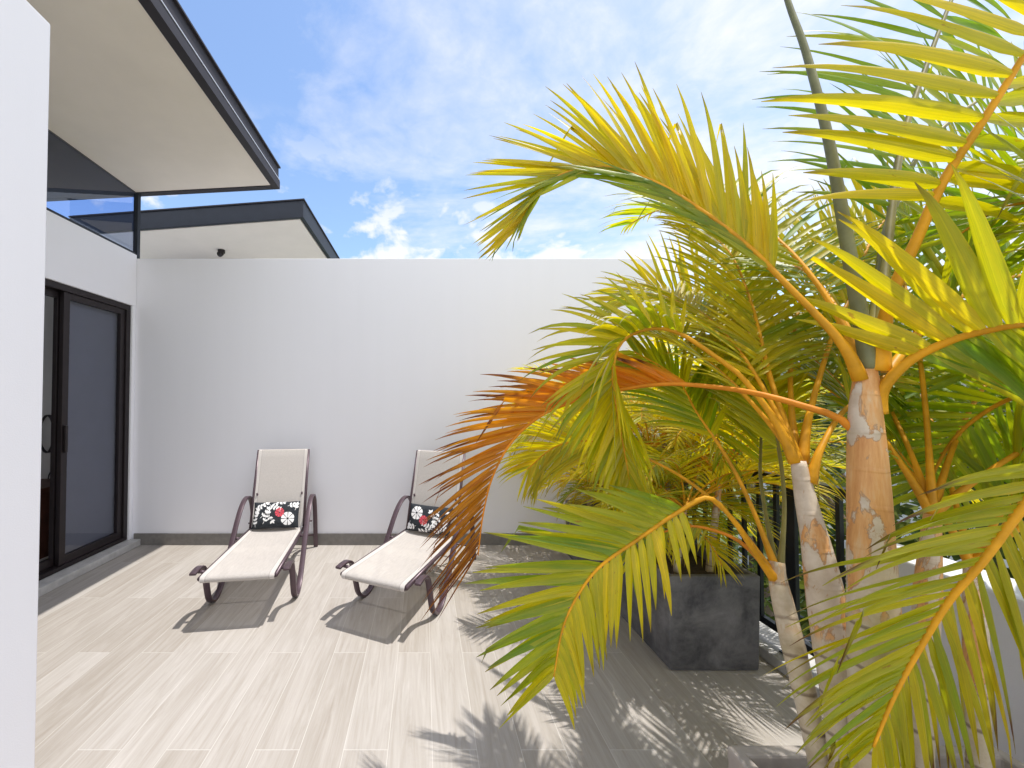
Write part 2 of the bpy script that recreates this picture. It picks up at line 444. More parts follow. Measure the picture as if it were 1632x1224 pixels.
hbuild(mb, 'eave_trim', M['fascia'], rf)
mb = MB(); slab(mb, EX - .06, EX + .004, -3, 3.985, .0765, .086); hbuild(mb, 'drip_flashing', M['flash'], rf)
mb = MB(); slab(mb, EX - .03, EX - .004, -3, 3.97, .0875, .20); slab(mb, EX - .06, EX + .016, -3, 3.975, .201, .215); hbuild(mb, 'gutter_fascia', M['fascia'], rf)
# clerestory
mb = MB()
mb.quad((WX - .03, -2, 3.02), (WX - .03, WY + .02, 3.02), (WX - .03, WY + .02, 3.70), (WX - .03, -2, 3.70)); cw = hbuild(mb, 'clerestory_window', M['glass_tint'])
mb = MB(); mb.quad((WX - .035, WY + .02, 2.99), (-6.9, WY + .02, 2.99), (-6.9, WY + .02, 3.6), (WX - .035, WY + .02, 3.69)); hbuild(mb, 'rear_pane', M['glass_tint'], cw)
mb = MB(); mb.box((WX - .05, -2, 3.021), (WX - .01, WY - .01, 3.045)); mb.box((WX - .045, WY - .0, 2.99), (WX - .0, WY + .04, 3.69)); hbuild(mb, 'window_frame', M['fascia_blue'], cw)
# sliding door
mb = MB()
fx0, fx1 = WX - .16, WX - .02
mb.box((fx0, DY0, DZ1 - .055), (fx1, DY1, DZ1)); mb.box((fx0, DY0, DZ0), (fx1, DY1, DZ0 + .035)); mb.box((fx0, DY1 - .05, DZ0 + .035), (fx1, DY1, DZ1 - .055)); mb.box((fx0, DY0, DZ0 + .035), (fx1, DY0 + .05, DZ1 - .055))
dr = hbuild(mb, 'sliding_door', M['frame'], None, .003)
PS = 3.18
def panel(y0, y1, xc, blind):
    z0, z1 = DZ0 + .036, DZ1 - .056
    mb = MB()
    for a, b in (((xc - .018, y0, z0), (xc + .018, y0 + .055, z1)), ((xc - .018, y1 - .055, z0), (xc + .018, y1, z1)),
                 ((xc - .018, y0 + .055, z0), (xc + .018, y1 - .055, z0 + .07)), ((xc - .018, y0 + .055, z1 - .055), (xc + .018, y1 - .055, z1))):
        mb.box(a, b)
    s = hbuild(mb, 'door_panel', M['frame'], dr, .002)
    return s
panel(PS, DY1 - .052, WX - .055, True)
panel(2.3, PS + .05, WX - .105, False)
mb = MB(); mb.quad((WX - .055, PS + .05, .15), (WX - .055, DY1 - .1, .15), (WX - .055, DY1 - .1, DZ1 - .1), (WX - .055, PS + .05, DZ1 - .1)); hbuild(mb, 'door_glass', M['glass'], dr)
mb = MB(); mb.box((WX - .034, PS + .012, 1.05), (WX - .012, PS + .036, 1.28)); hbuild(mb, 'door_handle', M['frame'], dr, .004)
mb = MB(); mb.box((WX - .094, 3.29, .16), (WX - .090, DY1 - .06, DZ1 - .06)); tag(hbuild(mb, 'roller_blind', M['blind'], dr), 'slate blue blind behind the right hand door pane')
# things seen through the open half of the door
dk = empty('desk', (-4.1, 3.6, .05), 0, 'dark brown wooden desk inside the room behind the sliding door', 'desk')
mb = MB(); mb.box((-.7, -.25, .60), (.62, .28, .64)); mb.build('desk_top', M['wood'], dk, .004)
mb = MB(); mb.box((-.6, .2, .46), (.55, .22, .60)); mb.build('apron', M['wood'], dk)
for sx in (-.66, .56):
    mb = MB(); mb.box((sx, -.22, 0), (sx + .05, .24, .60)); mb.build('leg', M['wood'], dk)
mb = MB()
for k in range(3):
    mb.tube([(.09 * math.cos(a) * (1 - .12 * k), -.012 * k, .19 * math.sin(a)) for a in [2 * math.pi * i / 24 for i in range(25)]], .007, 6)
mb.tube([(.05, -.01, -.16), (.08, -.01, -.3), (.02, -.01, -.42), (.0, -.01, -.55)], .006, 6)
tag(mb.build('cable_coil', M['cable'], None, 0, 2, (-3.86, 3.88, 1.15)), 'dark cable hanging in a coil on the wall inside the room', 'cable')
mb = MB(); mb.tube(spline([(0, 0, 2.3), (0, .0, 1.4), (0.0, 0, .5), (0, .015, .34), (0, .05, .32), (0, .07, .36), (0, .075, .6), (0, .07, 2.3)], 60), .004, 5)
tag(mb.build('blind_cord', M['cord'], None, 0, 2, (-3.22, 3.02, 0)), 'thin pale blind cord hanging in a long loop in the doorway', 'cord')

# neighbouring roof beyond the wall
nb = empty('neighbour_house', (-3.6, 4.8, 0), 0, 'neighbouring house whose charcoal edged flat roof shows above the far wall', 'house')
no = Vector((3.6, -4.8, 0))
def nslab(mb, x0, x1, y0, y1, zo0, zo1):
    zz = lambda x: 3.70 + (x + 3.6) * .075
    vs = [(x, y, zz(x) + zo) for zo in (zo0, zo1) for (x, y) in ((x0, y0), (x1, y0), (x1, y1), (x0, y1))]
    vs = [Vector(v) + no for v in vs]
    mb.add(vs, [(0, 3, 2, 1), (4, 5, 6, 7), (0, 1, 5, 4), (1, 2, 6, 5), (2, 3, 7, 6), (3, 0, 4, 7)])
mb = MB(); nslab(mb, -4.55, -1.58, 4.82, 9, .02, .185); nr = mb.build('roof', M['fascia_blue'], nb)
mb = MB(); nslab(mb, -4.55, -1.62, 4.86, 9, 0, .018); mb.build('soffit', M['soffit'], nr)
mb = MB(); nslab(mb, -4.55, -1.55, 4.78, 4.82, -.012, .205); nslab(mb, -1.58, -1.55, 4.822, 9, -.012, .205); mb.build('fascia', M['fascia_blue'], nr, .003)
mb = MB(); nslab(mb, -4.55, -1.535, 4.765, 4.835, .206, .222); nslab(mb, -1.60, -1.535, 4.837, 9, .206, .222); mb.build('gutter_lip', M['fascia'], nr)
mb = MB(); mb.box(Vector((-4.3, 5.9, -3.2)) + no, Vector((-3.0, 8.5, 3.0)) + no); mb.build('wall', M['wall'], nb)
mb = MB(); mb.box(Vector((-4.25, 5.95, 3.0)) + no, Vector((-3.05, 8.4, 3.62)) + no); mb.build('clerestory_window', M['blind'], nb)
mb = MB(); mb.tube([Vector((-3.04, 5.6, 3.75)) + no, Vector((-3.04, 5.6, 3.70)) + no], .05, 12); mb.tube([Vector((-3.04, 5.6, 3.70)) + no, Vector((-3.04, 5.55, 3.66)) + no], .04, 12); mb.build('soffit_spotlight', M['frame'], nr)

# parapet at right, kerb and railing
RX = 2.06
mb = MB(); mb.box((1.96, 1.78, 0), (2.18, WY - .018, .065)); tag(mb.build('kerb', M['kerb'], None, .008), 'low pale kerb under the black railing', 'kerb', None, 'structure')
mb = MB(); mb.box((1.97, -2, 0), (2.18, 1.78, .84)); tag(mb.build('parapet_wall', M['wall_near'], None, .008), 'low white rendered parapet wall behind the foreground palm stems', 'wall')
rl = empty('railing', (RX, 2.8, .066), 0, 'black steel railing with upright bars along the right edge of the terrace', 'railing')
y0, y1 = 1.80 - 2.8, WY - .03 - 2.8
mb = MB(); mb.box((-.03, y0, .96), (.03, y1, 1.0)); mb.build('top_rail', M['rail'], rl, .003)
mb = MB(); mb.box((-.016, y0, .085), (.016, y1, .125)); mb.build('bottom_rail', M['rail'], rl, .002)
for yy in (y0 + .33, y0 + 1.2, y1 - .05):
    mb = MB(); mb.box((-.011, yy - .032, 0), (.011, yy + .032, .96)); mb.box((-.04, yy - .045, 0), (.04, yy + .045, .008)); mb.build('post', M['rail'], rl, .002)
yy = y0 + .08
while yy < y1 - .06:
    if all(abs(yy - q) > .05 for q in (y0 + .33, y0 + 1.2, y1 - .05)):
        mb = MB(); mb.box((-.010, yy - .010, .125), (.010, yy + .010, .96)); mb.build('baluster', M['rail'], rl)
    yy += .112

# ------------------------------------------------------------------ sun loungers
def lounger(loc, rz, label):
    root = empty('sun_lounger', loc, rz, label, 'sun lounger', 'sun loungers by the far wall')
    hw = .232
    # slings
    def sheet(name, prof, nx=7, wrap=0):
        mb = MB(); vs = []; n = len(prof)
        for i, (yy, zz, sag) in enumerate(prof):
            for k in range(nx):
                q = k / (nx - 1) * 2 - 1
                vs.append((q * hw, yy, zz - sag * (1 - q * q)))
        fs = [(i * nx + k, i * nx + k + 1, (i + 1) * nx + k + 1, (i + 1) * nx + k) for i in range(n - 1) for k in range(nx - 1)]
        mb.add(vs, fs, 0, True); return mb.build(name, M['sling'], root)
    seat = [(.035, .300, 0), (.006, .312, 0), (-.004, .332, 0), (.008, .350, 0), (.04, .353, .003)]
    seat += [(.04 + .96 * q, .353 - .03 * q, .003 + .020 * math.sin(math.pi * q)) for q in [i / 14 for i in range(1, 15)]]
    sheet('seat_sling', seat)
    bk = [(1.015, .330, 0)]
    bk += [(1.015 + .225 * q, .330 + .67 * q, -.012 * math.sin(math.pi * q)) for q in [i / 10 for i in range(1, 11)]]
    bk = [(a, b, c * .6) for a, b, c in bk] + [(1.252, 1.012, 0), (1.268, 1.006, 0), (1.27, .97, 0)]
    sheet('back_sling', bk)
    for s in (-1, 1):
        mb = MB(); mb.tube([(s * (hw + .006), .015, .334), (s * (hw + .006), .5, .325), (s * (hw + .006), 1.03, .312)], .015, 10); mb.build('side_rail', M['lfrm'], root)
        mb = MB(); mb.tube([(s * (hw + .004), 1.02, .325), (s * (hw + .004), 1.13, .655), (s * (hw + .004), 1.255, 1.005)], .013, 10); mb.build('back_rail', M['lfrm'], root)
        # bent flat bar: front curl, rocker foot, arm and rear leg
        pa = spline([(.05, .352), (.11, .357), (.165, .352), (.215, .32), (.25, .24), (.275, .15), (.31, .06), (.375, .012), (.45, .012), (.535, .06), (.64, .17), (.76, .32), (.88, .46), (.98, .545), (1.08, .583), (1.18, .568), (1.255, .49), (1.295, .36), (1.33, .17), (1.36, .0)][0:0] or
                    [Vector((0, a, b)) for a, b in [(.05, .350), (.11, .356), (.165, .352), (.215, .32), (.25, .24), (.275, .15), (.31, .06), (.375, .010), (.45, .012), (.535, .06), (.64, .17), (.76, .32), (.88, .46), (.98, .545), (1.08, .583), (1.18, .568), (1.255, .49), (1.295, .36), (1.33, .17), (1.36, .004)]], 90)
        mb = MB(); vs = []; xc = s * (hw + .065); hwid = .021; th = .0085
        for i, p in enumerate(pa):
            T = (pa[min(i + 1, 89)] - pa[max(i - 1, 0)]).normalized(); N = Vector((0, -T.z, T.y))
            for (q, r_) in ((-1, -1), (1, -1), (1, 1), (-1, 1)):
                v = p + N * th * r_; vs.append((xc + q * hwid, v.y, v.z))
        fs = [(i * 4 + k, i * 4 + (k + 1) % 4, i * 4 + 4 + (k + 1) % 4, i * 4 + 4 + k) for i in range(89) for k in range(4)] + [(3, 2, 1, 0), (356, 357, 358, 359)]
        mb.add(vs, fs, 0, False); o = mb.build('bent_leg', M['lfrm'], root, .004, 2)
        for p in o.data.polygons: p.use_smooth = True
        for yy, zz in ((.12, .334), (.775, .320)):
            mb = MB(); mb.tube([(s * (hw + .01), yy, zz), (s * (hw + .065), yy, zz + .004)], .011, 8); mb.build('spacer', M['lfrm'], root)
        mb = MB(); mb.tube([(s * (hw - .03), 1.10, .62), (s * (hw - .02), 1.30, .30)], .009, 8); mb.build('back_support', M['lfrm'], root)
    for yy, zz, rr in ((.012, .326, .012), (.34, .292, .011), (.70, .284, .011), (1.02, .305, .012), (1.262, .995, .012)):
        mb = MB(); mb.tube([(-hw, yy, zz), (hw, yy, zz)], rr, 8); mb.build('crossbar', M['lfrm'], root)
    for yy, zz, rr in ((1.335, .13, .010), (1.15, .33, .008)):
        mb = MB(); mb.tube([(-hw - .06, yy, zz), (hw + .06, yy, zz)], rr, 8); mb.build('stretcher', M['lfrm'], root)
    return root

def cushion(loc, rot, label, flip, sc=1.0):
    A, B, C = .205, .118, .05
    def surf(u, v, off=0.0):
        pu, pv = abs(u), abs(v)
        e = max(0, (1 - pu ** 3.2)) ** .5 * max(0, (1 - pv ** 3.2)) ** .5
        pinch = 1 - .05 * (1 - pu ** 2) * 0
        x = A * u * (1 - .045 * (1 - v * v) * abs(u) ** 6); z = B * v * (1 - .05 * (1 - u * u) * abs(v) ** 6)
        return Vector((x, -(C * e * (1 + .05 * math.sin(9 * u + 3) * math.cos(6 * v)) + off), z))
    mb = MB(); N = 26; vs = []
    for side in (1, -1):
        for i in range(N + 1):
            for k in range(N + 1):
                p = surf(i / N * 2 - 1, k / N * 2 - 1); vs.append((p.x, p.y * side, p.z))
    fs = []
    for side in (0, 1):
        b = side * (N + 1) ** 2
        for i in range(N):
            for k in range(N):
                q = (b + i * (N + 1) + k, b + (i + 1) * (N + 1) + k, b + (i + 1) * (N + 1) + k + 1, b + i * (N + 1) + k + 1)
                fs.append(q if side == 0 else q[::-1])
    mb.add(vs, fs, 0, True)
    rng = random.Random(3)
    def shape(cx, cy, ang, pts, mi, off=.0016):
        if flip: cx, cy, ang = -cx, -cy, ang + math.pi
        ca, sa = math.cos(ang), math.sin(ang); vv = []
        for (a, b) in pts:
            X = (cx + ca * a - sa * b) / A; Z = (cy + sa * a + ca * b) / B
            vv.append(surf(max(-.985, min(.985, X)), max(-.985, min(.985, Z)), off))
        mb.add(vv, [tuple(range(len(vv)))], mi)
    def leaf(cx, cy, ang, l, w_, mi=1):
        # two strips so the leaf follows the cushion
        n = 6; up = [(l * i / n, w_ * math.sin(math.pi * (i / n) ** .85)) for i in range(n + 1)]
        for i in range(n):
            (a0, b0), (a1, b1) = up[i], up[i + 1]
            shape(cx, cy, ang, [(a0, -b0), (a1, -b1), (a1, b1), (a0, b0)], mi)
    def sprig(x0, y0, ang, ln, k):
        px, py, a = x0, y0, ang
        for i in range(k):
            st = ln / k; nx, ny = px + math.cos(a) * st, py + math.sin(a) * st
            leaf(px, py, a, st * 1.1, .0022)
            leaf(nx, ny, a + .9 + rng.uniform(-.2, .2), .030, .0085); leaf(nx, ny, a - .9 + rng.uniform(-.2, .2), .030, .0085)
            px, py, a = nx, ny, a + rng.uniform(-.25, .25)
        leaf(px, py, a, .034, .009)
    def rosette(cx, cy, r, mi, n=8):
        for k in range(n):
            a0 = 2 * math.pi * k / n + .07; a1 = 2 * math.pi * (k + 1) / n - .07
            for q in range(3):
                b0 = a0 + (a1 - a0) * q / 3; b1 = a0 + (a1 - a0) * (q + 1) / 3
                rr0 = r * (1 if q else .97); rr1 = r * (1 if q < 2 else .97)
                for (f0, f1) in ((.16, .55), (.55, 1)):
                    shape(cx, cy, 0, [(f0 * r * math.cos(b0), f0 * r * math.sin(b0)), (f1 * rr0 * math.cos(b0), f1 * rr0 * math.sin(b0)), (f1 * rr1 * math.cos(b1), f1 * rr1 * math.sin(b1)), (f0 * r * math.cos(b1), f0 * r * math.sin(b1))], mi, .0028 if mi == 2 else .0022)
    rosette(.112, -.038, .058, 1); rosette(.038, .018, .040, 2, 9)
    sprig(-.165, -.105, 1.75, .12, 4); sprig(-.13, -.03, .75, .10, 3); sprig(-.19, .06, .2, .11, 4); sprig(-.10, -.08, 1.1, .10, 3)
    sprig(-.06, .09, -.5, .10, 4); sprig(-.03, .10, .0, .09, 3); sprig(.10, .07, .3, .07, 3); sprig(.17, .03, 1.3, .05, 2); sprig(-.055, .01, -1.2, .07, 2); sprig(-.175, -.02, 1.3, .06, 2)
    o = mb.build('cushion', [M['cush'], M['wht'], M['red']])
    o.location = loc; o.rotation_euler = rot; o.scale = (sc,) * 3
    return tag(o, label, 'cushion', 'printed cushions on the sun loungers')

for (cx_, cy_, rz, lab, clab, flip) in (
    (-1.222, 2.486, R(7.5), 'beige sun lounger with plum metal frame standing clear of the palms, nearer the sliding door', 'dark floral cushion on the lounger nearer the door, blooms at its right end', False),
    (-.336, 2.433, R(-23), 'beige sun lounger turned at an angle with its backrest behind the orange drooping frond', 'dark floral cushion on the angled lounger, blooms at its left end', True)):
    lounger((cx_, cy_, 0), rz, lab)
    Mz = Matrix.Translation((cx_, cy_, 0)) @ Matrix.Rotation(rz, 4, 'Z')
    c = cushion(Mz @ Vector((0, .985, .447)), (R(-22), 0, rz), clab, flip)

# ------------------------------------------------------------------ planters
def planter(x0, x1, y0, y1, h, m, label, th=.032, soil=.07):
    cx_, cy_ = (x0 + x1) / 2, (y0 + y1) / 2; a, b = (x1 - x0) / 2, (y1 - y0) / 2
    root = empty('planter', (cx_, cy_, 0), 0, label, 'planter')
    mb = MB(); tp = .97
    def ring(k, z, i=0): return [(-a * k + i, -b * k + i, z), (a * k - i, -b * k + i, z), (a * k - i, b * k - i, z), (-a * k + i, b * k - i, z)]
    vs = ring(tp, .004) + ring(1, h) + ring(1, h, th) + ring(.97, h - .2, th)
    fs = [(3, 2, 1, 0), (12, 13, 14, 15)]
    for L in range(3):
        for k in range(4):
            k2 = (k + 1) % 4; fs.append((L * 4 + k, L * 4 + k2, L * 4 + 4 + k2, L * 4 + 4 + k))
    mb.add(vs, fs); mb.build('planter_box', m, root, .007, 2)
    mb = MB(); N = 12; vs = []
    for i in range(N + 1):
        for k in range(N + 1):
            vs.append(((i / N * 2 - 1) * (a - th - .004), (k / N * 2 - 1) * (b - th - .004), h - soil + .02 * random.random()))
    mb.add(vs, [(i * (N + 1) + k, (i + 1) * (N + 1) + k, (i + 1) * (N + 1) + k + 1, i * (N + 1) + k + 1) for i in range(N) for k in range(N)], 0, True)
    mb.build('soil', M['soil'], root)
    return root
planter(1.352, 1.859, 2.10, 2.83, .525, M['pl_dark'], 'dark charcoal cube planter standing on the floor beside the railing')
planter(1.375, 1.865, 2.98, 3.70, .525, M['pl_dark'], 'dark planter at the far wall, mostly hidden behind palm leaves')
planter(.859, 1.62, .42, 1.092, .52, M['pl_pale'], 'taupe square planter at the bottom edge holding the foreground palms', .035, .09)

# ------------------------------------------------------------------ palms
DOWN = Vector((0, 0, -1)); DENS = 1.35; NARROW = .62
def leaflets(mb, rp, t0, n, rows, w0=.017, tint=(.5, .0), seed=0, jit=.10, brown_tip=.55, tipu=.74, seg=8, tip_len=.45):
    """rows: dict(V, a=(a0,a1), L, g, k, D, V1) - each row is one side of the feather"""
    rng = random.Random(seed); m = len(rp)
    for r_ in rows:
        V0 = Vector(r_['V']); V1 = Vector(r_.get('V1', r_['V'])); a0, a1 = r_.get('a', (60, 28)); D = Vector(r_.get('D', (0, 0, -1))).normalized()
        g = r_.get('g', .6); kpow = r_.get('k', 1.0); tn = r_.get('tint', tint); ww = r_.get('w', w0); nn = int(r_.get('n', n) * DENS); ww *= NARROW
        for i in range(nn):
            s = (i + rng.uniform(.25, .75)) / nn
            f = (t0 + (1 - t0) * s) * (m - 1); j = min(int(f), m - 2); p = rp[j].lerp(rp[j + 1], f - j)
            T = (rp[min(j + 2, m - 1)] - rp[max(j - 1, 0)]).normalized()
            V = V0.lerp(V1, s); V = (V - T * V.dot(T)); V = V + Vector((rng.gauss(0, jit), rng.gauss(0, jit), rng.gauss(0, jit))); V = (V - T * V.dot(T)).normalized()
            a = R(a0 + (a1 - a0) * s + rng.gauss(0, 3.5))
            d = (T * math.cos(a) + V * math.sin(a)).normalized()
            prof = (.55 + .45 * math.sin(min(1, s / .38) * math.pi / 2)) * (1 if s < .45 else 1 - (1 - tip_len) * ((s - .45) / .55) ** 1.3)
            L = r_['L'] * prof * rng.uniform(.90, 1.08)
            gg = g * rng.uniform(.7, 1.35)
            wd = ww * (1 - r_.get('sw', 0) * s) * (.75 + .25 * prof) * rng.uniform(.88, 1.1)
            tw = rng.gauss(0, .22) + r_.get('twist', 0); rv = rng.random()
            ty = tn[0] + rng.gauss(0, .17); tb = tn[1] + r_.get('sb', 0) * s * s
            kink = rng.random() < r_.get('kink', .06); kp = rng.uniform(.45, .8)
            pos = p.copy(); base = len(mb.v); ds = L / seg
            for q in range(seg + 1):
                u = q / seg
                wv = V * 0 + T - d * T.dot(d)
                if wv.length < 1e-3: wv = d.orthogonal()
                wv.normalize(); nv = d.cross(wv)
                th = tw * (.4 + u); wv2 = wv * math.cos(th) + nv * math.sin(th); nv2 = d.cross(wv2)
                hw = wd * min(1, (u / .22 + .30)) ** .8 * max(.02, (1 - u ** 1.9)) ** .85
                fold = hw * .5
                for c_, q2 in ((-1, 0), (0, 1), (1, 0)):
                    mb.v.append(tuple(pos + wv2 * (c_ * hw) - nv2 * (fold * q2)))
                    b_ = max(0, min(1, tb + max(0, (u - tipu) / (1 - tipu)) * brown_tip * (1.3 if rv > .4 else .4)))
                    mb.tint.append((max(0, min(1, ty)), b_, rv, 1)); mb.uv.append((u, c_, rv))
                d = (d + D * (gg * (u ** kpow) * 2.2 / seg)).normalized()
                if kink and u > kp: d = (d + DOWN * 1.6).normalized(); kink = False
                pos = pos + d * ds
            for q in range(seg):
                o = base + q * 3
                mb.f += [(o, o + 1, o + 4, o + 3), (o + 1, o + 2, o + 5, o + 4)]; mb.m += [0, 0]; mb.sm += [True, True]

def frond(palm, pts, rows, t0=.3, n=34, r0=.014, r1=.0022, m='leaf', st='stalk', label=None, seg=8, flare=.9, **kw):
    rp = spline(pts, 48)
    org = palm.location
    mb = MB(); leaflets(mb, rp, t0, n, rows, seg=seg, **kw)
    mb.v = [tuple(Vector(v) - org) for v in mb.v]
    fr = mb.build('frond', M[m], palm)
    if label: fr['label'] = label
    r0 *= .68; rr = [r1 + (r0 - r1) * (1 - i / 47) ** .8 for i in range(48)]
    for i in range(9): rr[i] *= 1 + flare * (1 - i / 9) ** 2
    mb = MB(); mb.tube([p - org for p in rp], rr, 8); mb.build('leaf_stalk', M[st], fr)
    return fr

def arch(base, az, el, L, bend, n=9, side=0.0):
    """points of a frond that leaves base at azimuth az, elevation el (degrees) and bends over"""
    p = Vector(base); out = [p.copy()]; e, a = R(el), R(az)
    for i in range(n):
        d = Vector((math.cos(a) * math.cos(e), math.sin(a) * math.cos(e), math.sin(e)))
        p = p + d * (L / n); out.append(p.copy())
        e -= R(bend) / n * (.4 + 1.2 * i / n); a += R(side) / n
    return out

def gen_frond(palm, base, az, el, L, bend, seed, tint=(.5, 0), lf=.36, n=30, w0=.015, lift=.45, g=.55, t0=.26, seg=6, **kw):
    pts = arch(base, az, el, L, bend, 9, random.Random(seed).uniform(-25, 25))
    a = R(az); s = Vector((-math.sin(a), math.cos(a), 0))
    rows = [dict(V=s + Vector((0, 0, lift)), a=(62, 26), L=lf, g=g), dict(V=-s + Vector((0, 0, lift)), a=(62, 26), L=lf, g=g)]
    return frond(palm, pts, rows, t0, n, kw.pop('r0', .010), .002, tint=tint, w0=w0, seed=seed, seg=seg, **kw)

def palm(pts, rads, label, shaft_from=.6, group=None, sh=1.0):
    rp = spline(pts, 60); root = empty('palm', rp[0], 0, label, 'palm', group)
    n = len(rads); rr = []
    for i in range(60):
        f = i / 59 * (n - 1); j = min(int(f), n - 2); rr.append(rads[j] + (rads[j + 1] - rads[j]) * (f - j))
    L = [0]
    for i in range(1, 60): L.append(L[-1] + (rp[i] - rp[i - 1]).length)
    for i in range(60):
        ph = (L[i] / .088) % 1.0
        if i / 59 < shaft_from: rr[i] *= 1 + (.035 if ph < .12 or ph > .93 else 0)
    mb = MB(); mb.tube([p - rp[0] for p in rp], rr, 16)
    for i in range(60):
        k = max(0, min(1, (i / 59 - shaft_from) / .03)) * sh
        for q in range(16): mb.tint.append((0, 0, 0, 1)); mb.uv.append((L[i], q / 16, k))
    mb.build('trunk', M['trunk'], root)
    return root, rp[-1]

# --- foreground palm with the thickest stem
A, At = palm([P(1408, 1385, .85), P(1402, 1200, .86), P(1393, 1000, .87), P(1385, 800, .89), P(1379, 655, .9), P(1381, 590, .905)],
             [.050, .048, .046, .047, .045, .043, .040, .038, .036, .033, .028, .020], 'tall foreground palm with the thickest stem and an orange dead frond drooping left', .48)
frond(A, [P(1372, 605, .9), P(1340, 545, .91), P(1260, 460, .97), P(1180, 382, 1.05), P(1077, 308, 1.15), P(1011, 277, 1.21), P(962, 266, 1.26), P(897, 277, 1.30), P(858, 308, 1.32), P(825, 362, 1.34)],
      [dict(V=(.25, .15, 1), V1=(-.5, .2, .7), a=(31, 19), L=.48, g=.18, D=(-1, 0, -.6), k=1.5, tint=(.95, 0), w=.0175, n=54),
       dict(V=(.3, .8, .8), V1=(-.2, .6, .5), a=(50, 28), L=.44, g=.10, D=(.4, .3, -1), tint=(.08, 0), n=32, w=.018),
       dict(V=(-.2, -.25, -1), V1=(-.4, -.2, -1), a=(15, 20), L=.32, g=.03, tint=(.3, 0), w=.019, n=28)],
      t0=.25, n=40, r0=.0115, tint=(.6, 0), seed=11, jit=.09, tip_len=.36)
frond(A, [P(1376, 705, .9), P(1340, 668, .92), P(1290, 650, .95), P(1210, 628, 1.03), P(1140, 617, 1.12), P(1060, 612, 1.2), P(985, 622, 1.28), P(915, 640, 1.35), P(860, 664, 1.4), P(815, 705, 1.44), P(785, 760, 1.46), P(770, 820, 1.47), P(762, 885, 1.47)],
      [dict(V=(.2, .1, 1), V1=(-1, 0, .1), a=(27, 32), L=.40, g=.35, D=(-.5, -.1, -.9), k=1.8, w=.023, tint=(.35, 0), sb=.85, sw=.72, n=38),
       dict(V=(0, .7, .8), V1=(-.9, .5, .1), a=(28, 30), L=.40, g=.35, D=(-.4, 0, -1), k=1.8, w=.021, tint=(.3, .05), sb=.9, sw=.72, n=34)],
      t0=.27, n=52, r0=.012, flare=.1, m='leaf_dry', st='stalk_d', seed=5, brown_tip=1.3, tipu=.5, jit=.10, label='dead orange frond with dark maroon tips', tip_len=.85, seg=10)
frond(A, [P(1392, 655, .9), P(1410, 615, .88), P(1450, 575, .85), P(1510, 545, .8), P(1570, 528, .75), P(1640, 518, .7), P(1740, 530, .66)],
      [dict(V=(-.32, .0, 1), a=(108, 82), L=.36, g=.9, D=(-1, -.15, -.75), k=4.0, tint=(.8, 0), w=.030, n=9, kink=.3),
       dict(V=(.1, .2, -1), a=(75, 60), L=.30, g=.4, tint=(.25, 0), n=14, w=.016)],
      t0=.40, r0=.019, seed=21, jit=.07)
frond(A, [P(1396, 592, .9), P(1418, 480, .89), P(1460, 384, .87), P(1505, 286, .84), P(1567, 192, .8), P(1640, 75, .76), P(1720, -60, .73)],
      [dict(V=(-1, 0, .2), a=(98, 84), L=.47, g=.32, D=(-.3, -.1, -1), k=1.4, tint=(.9, 0), w=.030, n=9, twist=.3),
       dict(V=(1, .1, .1), a=(80, 60), L=.45, g=.5, tint=(.6, 0), w=.028, n=9)],
      t0=.45, r0=.020, seed=23, jit=.06)
frond(A, [P(1399, 592, .93), P(1412, 420, 1.03), P(1436, 235, 1.12), P(1478, 100, 1.17), P(1530, -30, 1.2), P(1600, -160, 1.22)],
      [dict(V=(-1, .2, .2), a=(86, 66), L=.43, g=.35, tint=(.03, 0), w=.022, n=22), dict(V=(1, .3, .1), a=(80, 60), L=.42, g=.5, tint=(.15, 0), w=.022, n=20)],  # greenest tint puts the shade on these leaflets into their colour
      t0=.30, r0=.017, st='stalk_g', seed=25)
frond(A, [P(1392, 592, .93), P(1399, 470, 1.02), P(1418, 350, 1.12), P(1470, 240, 1.25), P(1560, 160, 1.35), P(1680, 120, 1.4)],
      [dict(V=(-.6, .2, 1), a=(80, 50), L=.42, g=.35, tint=(.2, 0), n=26), dict(V=(.5, .3, -1), a=(70, 50), L=.40, g=.5, tint=(.25, 0), n=26)],
      t0=.30, r0=.017, st='stalk_g', seed=26)
mb = MB(); sp = spline([P(1388, 600, .9), P(1356, 420, .93), P(1322, 230, .98), P(1285, 85, 1.03), P(1255, 0, 1.07), P(1225, -110, 1.12)], 40)
mb.tube([p - A.location for p in sp], [.0165 - .012 * (i / 39) for i in range(40)], 10); mb.build('spear_leaf', M['spear'], A)
frond(A, [P(1388, 640, .92), P(1440, 560, .98), P(1520, 480, 1.06), P(1620, 440, 1.14), P(1760, 450, 1.2)],
      [dict(V=(-.2, .3, 1), a=(70, 50), L=.40, g=.4, tint=(.15, 0), n=26), dict(V=(0, -.3, -1), a=(60, 50), L=.38, g=.5, tint=(.2, 0), n=26)], t0=.28, r0=.015, seed=27)

